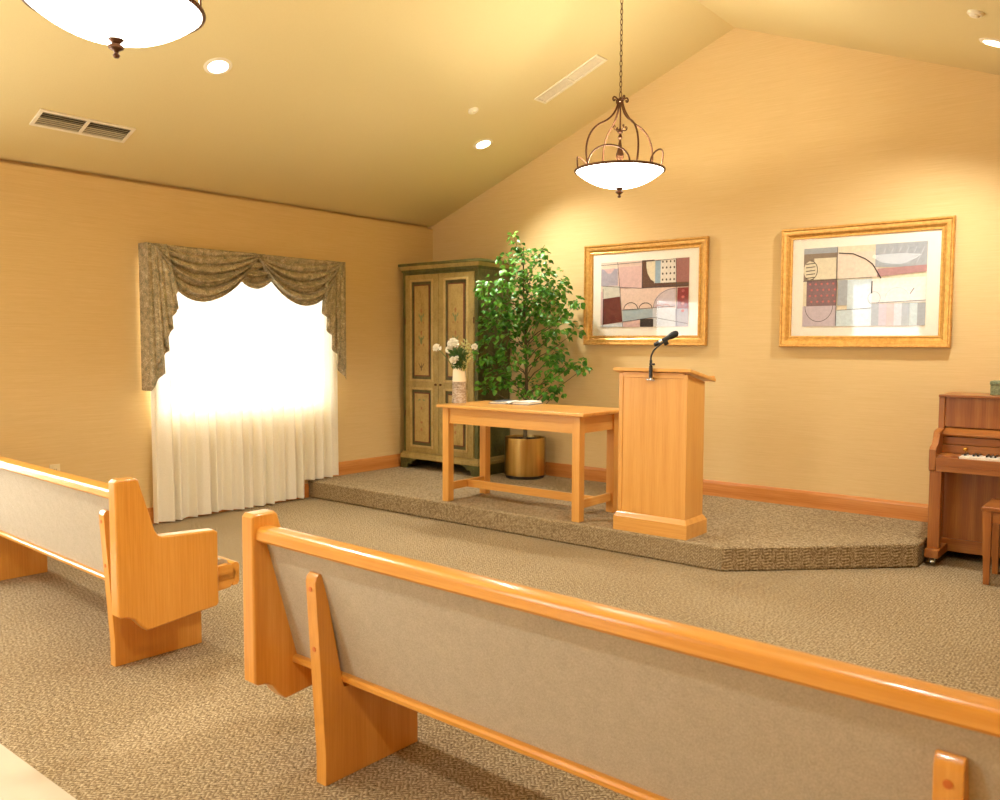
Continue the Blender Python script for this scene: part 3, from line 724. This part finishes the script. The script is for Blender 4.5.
def art1(A):
    A.rect('rose', 0, 0, 1, 1); A.rect('lilac', 0, .02, .2, .36); A.rect('paper', 0, .02, .2, .1); A.rect('pink', .21, .08, .49, .41)
    A.poly('pink', [(.03, .10), (.17, .09), (.12, .17), (.08, .17)])
    A.rect('brown', .48, 0, .62, .42); A.rect('brown', .48, .35, 1, .42)
    A.poly('cream', [(.53, .02), (.63, .02), (.63, .34), (.58, .29), (.545, .2), (.53, .1)]); A.rect('blue', .63, .02, .69, .35)
    A.rect('white', .69, 0, .86, .35); A.rect('mauve', .86, 0, 1, .35)
    for i in range(4):
        for j in range(4): A.ell('dark', .715 + i * .042, .04 + j * .088, .009, .017, 0, 2 * PI, 8)
    A.rect('greycream', .02, .37, .23, .56); A.poly('maroon', [(.03, .56), (.23, .53), (.26, .92), (.03, .96)])
    A.rect('pink', 0, .45, .03, .95); A.poly('rose', [(.24, .42), (.86, .42), (.86, .72), (.25, .73)])
    A.poly('violet', [(.86, .43), (.86, .70), (.61, .73), (.63, .6), (.68, .51), (.76, .45)])
    A.poly('teal', [(.26, .74), (.61, .73), (.61, .86), (.27, .92)]); A.rect('mist', .61, .72, 1, 1); A.poly('pink', [(.27, .93), (.46, .89), (.46, 1), (.27, 1)])
    A.rect('dark', .47, .88, .62, 1); A.rect('red', .88, .43, 1, .74); A.rect('lilac', .86, .74, 1, 1); A.poly('mist', [(0, .97), (.27, .93), (.27, 1), (0, 1)])
    for i in range(4): A.ell('coral', .94, .48 + i * .09 + (.02 if i > 2 else 0), .018, .022, 0, 2 * PI, 10)
    A.arc(.36, .73, .08, .10, 0, PI, .008, 'dark'); A.arc(.53, .73, .075, .09, 0, PI, .008, 'dark')
    A.arc(.68, .72, .04, .04, 0, PI, .004, 'coral'); A.arc(.76, .71, .04, .04, 0, PI, .004, 'coral')
    A.arc(.86, .72, .24, .28, PI / 2, PI, .004, 'ink')
    for p in ([(0, .04), (.86, .01)], [(.02, .36), (.48, .42), (1, .38)], [(.2, 0), (.27, 1)], [(.86, 0), (.88, 1)], [(.03, .4), (.03, 1)], [(.26, .74), (.86, .70)], [(.27, .92), (.62, .86), (1, .96)], [(.49, .05), (.49, .42)]): A.line(p, .005)
def art2(A):
    A.rect('cream', 0, 0, 1, 1); A.rect('taupe', 0, 0, .29, .42); A.rect('cream', .09, .13, .28, .40); A.rect('slate', 0, .0, .29, .07)
    A.ell('cream', .06, .28, .06, .12); A.arc(.06, .28, .06, .12, -PI / 2, PI / 2, .006, 'dark')
    for k in range(5): A.line([(.02, .2 + .045 * k), (.1, .19 + .045 * k)], .007, 'dark')
    A.rect('plum', .03, .42, .29, .74)
    for i in range(5):
        for j in range(4): A.ell('coral', .06 + i * .05 + (.015 if j % 2 else 0), .46 + j * .075, .010, .014, 0, 2 * PI, 8)
    A.rect('violet', 0, .74, .29, 1); A.arc(.14, .74, .12, .2, PI, 2 * PI, .005); A.rect('paper', .29, .08, .62, .40); A.rect('slate', .3, .42, .38, .74)
    A.rect('ice', .38, .42, .58, 1); A.rect('ice', .29, .80, .38, 1)
    A.poly('slate', [(.60, .0), (1, 0), (1, .30), (.60, .28)]); A.poly('band', [(.62, .30), (1, .28), (1, .36), (.62, .40)])
    for k in range(6): A.line([(.62 + .06 * k, .26), (.68 + .06 * k, .06)], .004, 'mist')
    A.rect('white', .58, .42, 1, .72)
    for k, n in enumerate(('slate', 'violet', 'pink', 'mist', 'slate', 'ice', 'slate')): A.rect(n, .58 + .06 * k, .73, .64 + .06 * k, 1)
    A.line([(.3, .08), (.42, .10), (.52, .17), (.58, .24), (.65, .42)], .009, 'dark'); A.arc(.60, .66, .05, .08, 0, 2 * PI, .005, 'slate'); A.line([(.58, .45), (.58, .6)], .01, 'dark')
    A.arc(.78, .66, .09, .12, .3, PI, .003, 'slate'); A.line([(.88, .62), (.91, .55)], .006, 'ink')
    for p in ([(.29, 0), (.29, 1)], [(0, .42), (.58, .40)], [(.3, .8), (.58, .78)], [(.58, .72), (1, .70)]): A.line(p, .004)
picture(2.484, 1.821, 1.185, .882, 'gold framed abstract print with brown and pink blocks, above the lectern', art1, (.168, .158))
picture(4.274, 1.818, 1.186, .890, 'gold framed pale abstract print reflecting a window, on the right of back wall', art2, (.168, .155))

# ---------------------------------------------------------------- pews
def pew(label, loc, rz, length, leg_x, cut=True):
    o = thing('church_pew', label, 'pew', loc, rz, None)
    T = .065
    endp = [(-.080, .285), (-.080, .826), (-.068, .838), (.006, .838), (.018, .828), (.082, .612), (.094, .592), (.112, .582), (.348, .570), (.366, .558), (.366, .242), (.356, .230), (.060, .198), (.040, .198), (.015, .222), (-.010, .256), (-.04, .270), (-.066, .273)]
    for x in (0, length - T): B().prism(endp, 'x', x, x + T, .010, 3).build('end_panel', pew_oak['z'], o)
    xa, xb = T, length - T
    ba = math.atan2(.115, .41)
    # back: rear face from (.085,.34) up to (-.030,.745)
    bk_ = [(.088, .330), (-.032, .755), (-.012, .765), (.050, .750), (.130, .400), (.125, .345)]
    B().prism(bk_, 'x', xa, xb, .0).build('backrest', FABRIC, o)
    rail = [(-.060, .749), (-.067, .757), (-.067, .778), (-.062, .788), (-.052, .794), (-.030, .797), (-.012, .795), (-.004, .790), (.0, .780), (-.004, .762), (-.014, .749)]
    B().prism([(p + .0, q) for p, q in rail], 'x', xa, xb, 0).build('top_rail', pew_oak['x'], o, 30)
    low = [(.072, .314), (.068, .318), (.066, .330), (.070, .337), (.078, .340), (.110, .340), (.118, .332), (.118, .314)]
    B().prism(low, 'x', xa, xb, 0).build('bottom_rail', pew_oak['x'], o, 30)
    B().prism([(.118, .305), (.118, .335), (.475, .345), (.475, .315)], 'x', xa, xb, 0).build('seat_board', pew_oak['x'], o)
    fr_ = [(.470, .285), (.470, .385), (.483, .392), (.500, .388), (.508, .375), (.506, .300), (.496, .285)]
    B().prism(fr_, 'x', xa, xb, .004, 2).build('seat_front_rail', pew_oak['x'], o)
    B().prism([(.128, .337), (.132, .40), (.16, .412), (.44, .408), (.464, .398), (.469, .346)], 'x', xa + .031, xb - .031, .0).build('seat_cushion', FABRIC, o, 50)
    for x in (xa, xb - .03):
        B().prism([(.118, .300), (.118, .372), (.45, .388), (.475, .380), (.495, .350), (.490, .320), (.46, .278), (.40, .272)], 'x', x, x + .03, .006, 2).build('seat_end', pew_oak['y'], o)
    legp = [(.0, 0), (.0, .10), (-.034, .655), (-.030, .670), (-.018, .681), (-.006, .678), (.003, .662), (.066, .34), (.076, .298), (.400, .310), (.400, 0)]
    for x in leg_x:
        l = B().prism(legp, 'x', x, x + .05, .004, 2).build('support_leg', pew_oak['z'], o)
        for z in (.632, .44):
            yy = -.034 * (z - .1) / .555
            B().lathe([(0, -.002), (.008, -.002), (.008, .002), (0, .0025)], (0, 0, 0), 14, Matrix.Translation((x + .025, yy, z)) @ Matrix.Rotation(PI / 2, 4, 'X')).build('bolt_plug', PLUG, l)
    return o
pew('oak pew with taupe back in the foreground, running out of frame at right', (3.752, -4.785, 0), math.radians(-1.3), 2.46, (.275, 2.048))
pew('oak pew with taupe back on the left, nearest the curtained window', (.20, -4.617, 0), math.radians(-2.6), 2.63, (.555, 2.362))

# ---------------------------------------------------------------- piano
PX0, PX1 = 4.885, 6.36
pia = thing('upright_piano', 'brown oak upright piano against the back wall right of the platform', 'piano', (0, 0, 0))
zo = piano_oak
for x in (PX0, PX1 - .035):
    B().box(x, x + .035, -.405, -.03, .045, 1.055, .003).build('side_panel', zo['z'], pia)
    arm_ = [(-.40, .56), (-.625, .60), (-.635, .61), (-.635, .735), (-.620, .752), (-.575, .765), (-.545, .80), (-.535, .835), (-.50, .85), (-.40, .855)]
    B().prism(arm_, 'x', x, x + .040, .003).build('key_arm', zo['z'], pia)
    xx = x - .0
    B().box(xx + .003, xx + .072, -.615, -.545, .10, .60, .004).build('leg', zo['z'], pia)
    B().box(xx - .002, xx + .078, -.655, -.39, .052, .105, .004).build('toe_block', zo['y'], pia)
    cm = Matrix.Translation((xx + .040, -.615, .022)) @ Matrix.Rotation(PI / 2, 4, 'Y')
    B().lathe([(0, -.012), (.020, -.012), (.022, -.008), (.022, .008), (.020, .012), (0, .012)], (0, 0, 0), 20, cm).box(xx + .024, xx + .056, -.619, -.611, .016, .055, .001).build('caster', CHROME, pia)
B().box(PX0 - .002, PX1 + .002, -.415, -.02, 1.055, 1.072, .004, 3).build('lid', zo['x'], pia)
B().box(PX0 + .035, PX1 - .035, -.390, -.370, .865, 1.055, .002).build('music_desk', zo['z'], pia)
B().box(PX0 + .035, PX1 - .035, -.085, -.03, .06, 1.05, .002).build('back_panel', zo['z'], pia)
B().prism([(-.37, .862), (-.46, .832), (-.465, .822), (-.46, .812), (-.37, .812)], 'x', PX0 + .04, PX1 - .04, .002).build('fallboard_shelf', zo['x'], pia)
B().box(PX0 + .04, PX1 - .04, -.452, -.44, .758, .806, .003).build('fallboard', zo['x'], pia)
B().box(PX0 + .04, PX1 - .04, -.478, -.462, .705, .757, .003).build('nameboard', zo['x'], pia)
for x in (5.062, PX1 - .18): B().lathe([(0, 0), (.008, 0), (.007, .008), (.012, .012), (.013, .018), (.008, .024), (0, .025)], (0, 0, 0), 18, Matrix.Translation((x, -.478, .735)) @ Matrix.Rotation(PI / 2, 4, 'X')).build('knob', BRASSK, pia)
B().box(PX0 + .04, PX1 - .04, -.63, -.36, .600, .675, .003).build('keybed', zo['x'], pia)
B().box(PX0 + .04, PX1 - .04, -.634, -.612, .636, .690, .003).build('key_slip', zo['x'], pia)
for x in (PX0 + .04, PX1 - .16): B().box(x, x + .12, -.612, -.47, .675, .703, .003).build('key_block', zo['y'], pia)
kx0, kw = PX0 + .165, .0236
NK = 48
for k in range(NK):
    B().box(kx0 + k * kw, kx0 + k * kw + kw - .0012, -.608, -.47, .678, .704, .0015, 1).build('white_key', IVORY, pia)
    if k % 7 in (0, 2, 3, 5, 6) and k < NK - 1:
        B().box(kx0 + (k + 1) * kw - .006, kx0 + (k + 1) * kw + .005, -.562, -.47, .704, .716, .002, 1).build('black_key', EBONY, pia)
B().box(PX0 + .035, PX1 - .035, -.375, -.355, .135, .600, .002).build('lower_panel', zo['z'], pia)
B().box(PX0 + .035, PX1 - .035, -.392, -.36, .055, .138, .004).build('bottom_rail', zo['x'], pia)
bx = thing('decorated_box', 'green patterned box standing on top of the piano at right frame edge', 'box', (5.15, -.19, 1.072))
B().box(0, .22, -.07, .07, 0, .085, .003).build('body', BOXG, bx); B().box(-.004, .224, -.074, .074, .066, .090, .004).build('box_lid', BOXG, bx)

ben = thing('piano_bench', 'brown oak piano bench with tapered legs in front of piano', 'bench', (5.235, -.90, 0))
B().box(-.004, .79, -.006, .336, .430, .455, .005, 3).build('seat', zo['x'], ben)
B().box(.02, .765, .012, .032, .360, .430, .002).build('apron', zo['x'], ben); B().box(.02, .765, .298, .318, .360, .430, .002).build('apron', zo['x'], ben)
for x in (.012, .753): B().box(x, x + .02, .03, .30, .360, .430, .002).build('apron', zo['y'], ben)
for sx, x in ((1, .0), (-1, .785)):
    for sy, y in ((1, .0), (-1, .33)):
        bm = bmesh.new(); a, c = .048, .030
        lo = [(x + .018 * sx, y + .0 * sy), (x + (.018 + c) * sx, y), (x + (.018 + c) * sx, y + c * sy), (x + .018 * sx, y + c * sy)]
        hi = [(x, y), (x + a * sx, y), (x + a * sx, y + a * sy), (x, y + a * sy)]
        v0 = [bm.verts.new((p[0], p[1], 0)) for p in lo]; v1 = [bm.verts.new((p[0], p[1], .431)) for p in hi]
        bm.faces.new(v0); bm.faces.new(v1)
        for k in range(4): bm.faces.new((v0[k], v0[(k + 1) % 4], v1[(k + 1) % 4], v1[k]))
        bmesh.ops.recalc_face_normals(bm, faces=bm.faces); b = B(); b._merge(bm); b.build('leg', zo['z'], ben)

# ---------------------------------------------------------------- pendants
def light(name, typ, parent, loc, energy, color, **kw):
    d = bpy.data.lights.new(name, typ); d.energy = energy; d.color = color
    for k, v in kw.items(): setattr(d, k, v)
    o = bpy.data.objects.new(name, d); COL.objects.link(o); o.parent = parent; o.location = loc; return o
WARM = (1, .98, .92)
def pendant(label, x, y):
    ZB = 2.488  # rim height
    p = thing('pendant_light', label, 'pendant light', (x, y, ZB), 0, 'bowl pendants along the ridge')
    R = .279; D = .105
    prof = [(R * k / 18, -D * (1 - (k / 18) ** 2.3)) for k in range(19)]
    inner = [(max(0, r - .006), z + .006) for r, z in prof[::-1]]
    B().lathe(prof + inner, (0, 0, 0), 64, None, False).build('bowl', BOWLM, p, 60)
    B().tube([((R + .003) * cos(2 * PI * k / 64), (R + .003) * sin(2 * PI * k / 64), .004) for k in range(64)], .008, 8, True).build('rim_ring', BRONZE, p)
    B().lathe([(0, -D - .062), (.008, -D - .060), (.012, -D - .052), (.006, -D - .044), (.009, -D - .038), (.024, -D - .030), (.025, -D - .022), (.012, -D - .014), (.020, -D - .006), (.026, -D + .0), (.026, -D + .008), (0, -D + .008)], (0, 0, 0), 24).build('finial', BRONZE, p)
    for k in range(4):
        a = 1.03 + k * PI / 2; ca, sa = cos(a), sin(a)
        pr = bez((.014, 0, .442), (.024, 0, .372), (.07, 0, .322), (.125, 0, .297), 12) + bez((.125, 0, .297), (.22, 0, .255), (.268, 0, .14), (.215, 0, .004), 14)[1:]
        pr += []
        sc_ = bez((.014, 0, .437), (.03, 0, .467), (.055, 0, .472), (.054, 0, .447), 8) + bez((.054, 0, .447), (.052, 0, .432), (.036, 0, .437), (.040, 0, .450), 6)[1:]
        def rot(P): return [(q.x * ca, q.x * sa, q.z) for q in P]
        B().tube(rot(pr), .0062, 8).tube(rot(sc_), .005, 6).build('scroll_arm', BRONZE, p)
        # arch standing on the rim between two arms
        a2 = a + PI / 4; pts = []
        for i in range(17):
            t = PI * i / 16; aa = a2 - .52 * cos(t); pts.append((R * .97 * cos(aa), R * .97 * sin(aa), .006 + .105 * sin(t)))
        B().tube(pts, .0055, 8).build('rim_arch', BRONZE, p)
        s2 = bez((.006, 0, .265), (.03, 0, .25), (.05, 0, .26), (.048, 0, .28), 8) + bez((.048, 0, .28), (.04, 0, .29), (.032, 0, .28), (.038, 0, .273), 5)[1:]
        B().tube(rot(s2), .004, 6).build('leaf_scroll', BRONZE, p)
    B().lathe([(0, .44), (.005, .44), (.005, .262), (.016, .254), (.017, .244), (.007, .234), (.012, .220), (.016, .210), (.007, .198), (.010, .17), (.014, .14), (.024, .110), (.026, .09), (.018, .07), (.008, -.01), (.008, -D + .005), (0, -D + .005)], (0, 0, 0), 20).build('centre_stem', BRONZE, p)
    B().lathe([(0, .462), (.010, .460), (.020, .447), (.020, .437), (.012, .430), (0, .428)], (0, 0, 0), 20).build('top_hub', BRONZE, p)
    b = B(); ztop = ZR - ZB - .05; z = .462; k = 0
    while z < ztop:
        pts = []
        for i in range(12):
            t = 2 * PI * i / 12; w = .008 * cos(t); h = .020 * sin(t)
            pts.append((w, 0, z + .018 + h) if k % 2 == 0 else (0, w, z + .018 + h))
        b.tube(pts, .0026, 5, True); z += .032; k += 1
    b.build('chain', CHAINM, p)
    B().lathe([(0, ztop - .01), (.012, ztop - .008), (.055, ztop + .012), (.060, ztop + .03), (0, ztop + .045)], (0, 0, 0), 28).build('canopy', BRONZE, p)
    light('bulb', 'POINT', p, (0, 0, -.025), PEND_UP, (1, .93, .78), shadow_soft_size=.05)
    return p
PEND_UP = 50
p0 = pendant('bronze bowl pendant light hanging in front of the framed prints', XR, -1.705)
dup(p0, (XR, -4.985, 2.512), 'bowl pendant light cut off at the top left of the frame', rz=.35)

# ---------------------------------------------------------------- downlights, vents, detectors
ph = math.atan(S)
def on_ceiling(x): return H + S * x if x < XR else H + S * (XW - x)
def downlight(label, x, y):
    o = thing('recessed_downlight', label, 'downlight', (x, y, on_ceiling(x)), 0, 'recessed ceiling downlights', -ph if x < XR else ph)
    B().lathe([(.062, -.001), (.064, -.008), (.082, -.006), (.088, -.001)], (0, 0, 0), 40, None, False).build('trim_ring', WHITE, o)
    B().lathe([(0, -.006), (.050, -.005), (.064, -.002)], (0, 0, 0), 40, None, False).build('lens', LENS, o)
    light('bulb', 'SPOT', o, (0, 0, -.03), SPOT, WARM, spot_size=math.radians(125), spot_blend=.8, shadow_soft_size=.06)
    return o
SPOT = 135
d0 = downlight('round downlight in the left ceiling slope near the air vent', 1.322, -3.343)
dup(d0, (1.311, -.753, on_ceiling(1.311)), 'round downlight in the ceiling above the armoire corner')
dup(d0, (5.19, -.83, on_ceiling(5.19)), 'round downlight on right ceiling slope at the upper right frame edge', ry=ph)
dup(d0, (5.19, -3.35, on_ceiling(5.19)), 'round downlight on right ceiling slope above the foreground pew', ry=ph)
dup(d0, (1.32, -6.6, on_ceiling(1.32)), 'round downlight in the left ceiling slope over the entry', ry=-ph)
dup(d0, (5.19, -6.6, on_ceiling(5.19)), 'round downlight on the right ceiling slope over the entry', ry=ph)

def vent(label, x, y, lx, ly, nsl, along_x, mat_in, mat_l):
    o = thing('air_vent', label, 'vent', (x, y, on_ceiling(x)), 0, None, -ph if x < XR else ph)
    b = B(); w = .022
    b.box(-lx / 2, -lx / 2 + w, -ly / 2, ly / 2, -.009, .002, .002); b.box(lx / 2 - w, lx / 2, -ly / 2, ly / 2, -.009, .002, .002)
    b.box(-lx / 2 + w, lx / 2 - w, -ly / 2, -ly / 2 + w, -.009, .002, .002); b.box(-lx / 2 + w, lx / 2 - w, ly / 2 - w, ly / 2, -.009, .002, .002)
    if along_x: b.box(-.009, .009, -ly / 2 + w, ly / 2 - w, -.009, .002, .002)
    else: b.box(-lx / 2 + w, lx / 2 - w, -.011, .011, -.009, .002, .002)
    b.build('frame', WHITE, o)
    B().box(-lx / 2 + .01, lx / 2 - .01, -ly / 2 + .01, ly / 2 - .01, -.002, .002, 0).build('backing', mat_in, o)
    if along_x:
        for h in (-1, 1):
            xa, xb = sorted((h * .009, h * (lx / 2 - w)))
            for k in range(nsl):
                yy = -ly / 2 + w + (ly - 2 * w) * (k + .5) / nsl
                B().box(xa, xb, -.005, .005, -.0008, .0008, 0, 2, Matrix.Translation((0, yy, -.005)) @ Matrix.Rotation(.75, 4, 'X')).build('louver', mat_l, o)
    else:
        for h in (-1, 1):
            ya, yb = sorted((h * .011, h * (ly / 2 - w)))
            for k in range(nsl):
                xx = -lx / 2 + w + (lx - 2 * w) * (k + .5) / nsl
                B().box(-.0042, .0042, ya, yb, -.0008, .0008, 0, 2, Matrix.Translation((xx, 0, -.005)) @ Matrix.Rotation(-.9 if k < nsl / 2 else .9, 4, 'Y')).build('louver', mat_l, o)
    return o
vent('wide two-panel grey louvered vent in the ceiling at upper left', .482, -3.79, .185, .610, 7, False, VENTDARK, VENTL)
vent('slim cream supply vent in the ceiling left of the pendant', 2.237, -.790, .635, .155, 6, True, WHITE, WHITE)
def detector(label, x, y):
    o = thing('ceiling_detector', label, 'detector', (x, y, on_ceiling(x)), 0, 'round ceiling detectors', -ph if x < XR else ph)
    B().lathe([(0, .0), (.042, .0), (.042, -.010), (.036, -.016), (.0, -.016)], (0, 0, 0), 28).build('base', WHITE, o)
    B().lathe([(0, -.015), (.026, -.016), (.026, -.021), (.020, -.026), (0, -.026)], (0, 0, 0), 24).build('cap', WHITE, o)
    return o
s0 = detector('small round detector on left ceiling slope above the armoire downlight', 1.634, -1.261)
dup(s0, (5.189, -1.397, on_ceiling(5.189)), 'small round detector on right ceiling slope at the upper right corner', ry=ph)
ou = thing('wall_outlet', 'almond wall outlet on the left wall just above the left pew', 'outlet', (0, -3.835, .478))
B().box(0, .007, -.036, .036, -.058, .058, .003).build('cover_plate', OUTLET, ou)
for z in (-.02, .02): 
    so = B().box(.006, .009, -.017, .017, z - .014, z + .014, .002).build('socket', OUTLET, ou)
    B().box(.0085, .0095, -.008, -.005, z - .005, z + .006, 0).box(.0085, .0095, .005, .008, z - .005, z + .006, 0).build('slot', SLOT, so)

# ---------------------------------------------------------------- daylight
w = bpy.data.worlds.new('sky'); sc.world = w; w.use_nodes = True
bg = w.node_tree.nodes['Background']; bg.inputs[0].default_value = (.96, .98, 1.0, 1); bg.inputs[1].default_value = 16
def portal(name, loc, rot, sx, sy):
    d = bpy.data.lights.new(name, 'AREA'); d.shape = 'RECTANGLE'; d.size = sx; d.size_y = sy; d.cycles.is_portal = True
    o = bpy.data.objects.new(name, d); COL.objects.link(o); o.location = loc; o.rotation_euler = rot
for nm, wn in (('daylight_opening', W1), ('daylight_opening', W2)):
    portal(nm, (-.12, (wn[0] + wn[1]) / 2, (wn[2] + wn[3]) / 2), (0, -PI / 2, 0), wn[3] - wn[2], wn[1] - wn[0])
portal('daylight_opening', ((W3[0] + W3[1]) / 2, YB - .12, (W3[2] + W3[3]) / 2), (PI / 2, 0, 0), W3[1] - W3[0], W3[3] - W3[2])

# ---------------------------------------------------------------- camera
f_px, yaw, pit, rol = 846.483, -0.679, 0.066, 0.004
fwd = Vector((sin(yaw) * cos(pit), cos(yaw) * cos(pit), -sin(pit))); right = Vector((cos(yaw), -sin(yaw), 0)); up = right.cross(fwd)
r1 = right * cos(rol) + up * sin(rol); u1 = -right * sin(rol) + up * cos(rol)
cd = bpy.data.cameras.new('camera'); cam = bpy.data.objects.new('camera', cd); COL.objects.link(cam)
m = Matrix((r1, u1, -fwd)).transposed().to_4x4(); m.translation = Vector((6.108, -6.45, 1.386)); cam.matrix_world = m
cd.sensor_width = 36; cd.lens = f_px * 36 / 1000; cd.clip_start = .05
cd.dof.use_dof = True; cd.dof.focus_distance = 5.6; cd.dof.aperture_fstop = 5.0
sc.camera = cam
vs_ = sc.view_settings; vs_.view_transform = 'Standard'; vs_.look = 'None'; vs_.exposure = 0.34; vs_.gamma = 1; vs_.use_curve_mapping = False
sc.cycles.use_denoising = True; sc.cycles.max_bounces = 10; sc.cycles.diffuse_bounces = 6; sc.cycles.transparent_max_bounces = 12
sc.cycles.sample_clamp_indirect = 6; sc.cycles.caustics_reflective = False; sc.cycles.caustics_refractive = False
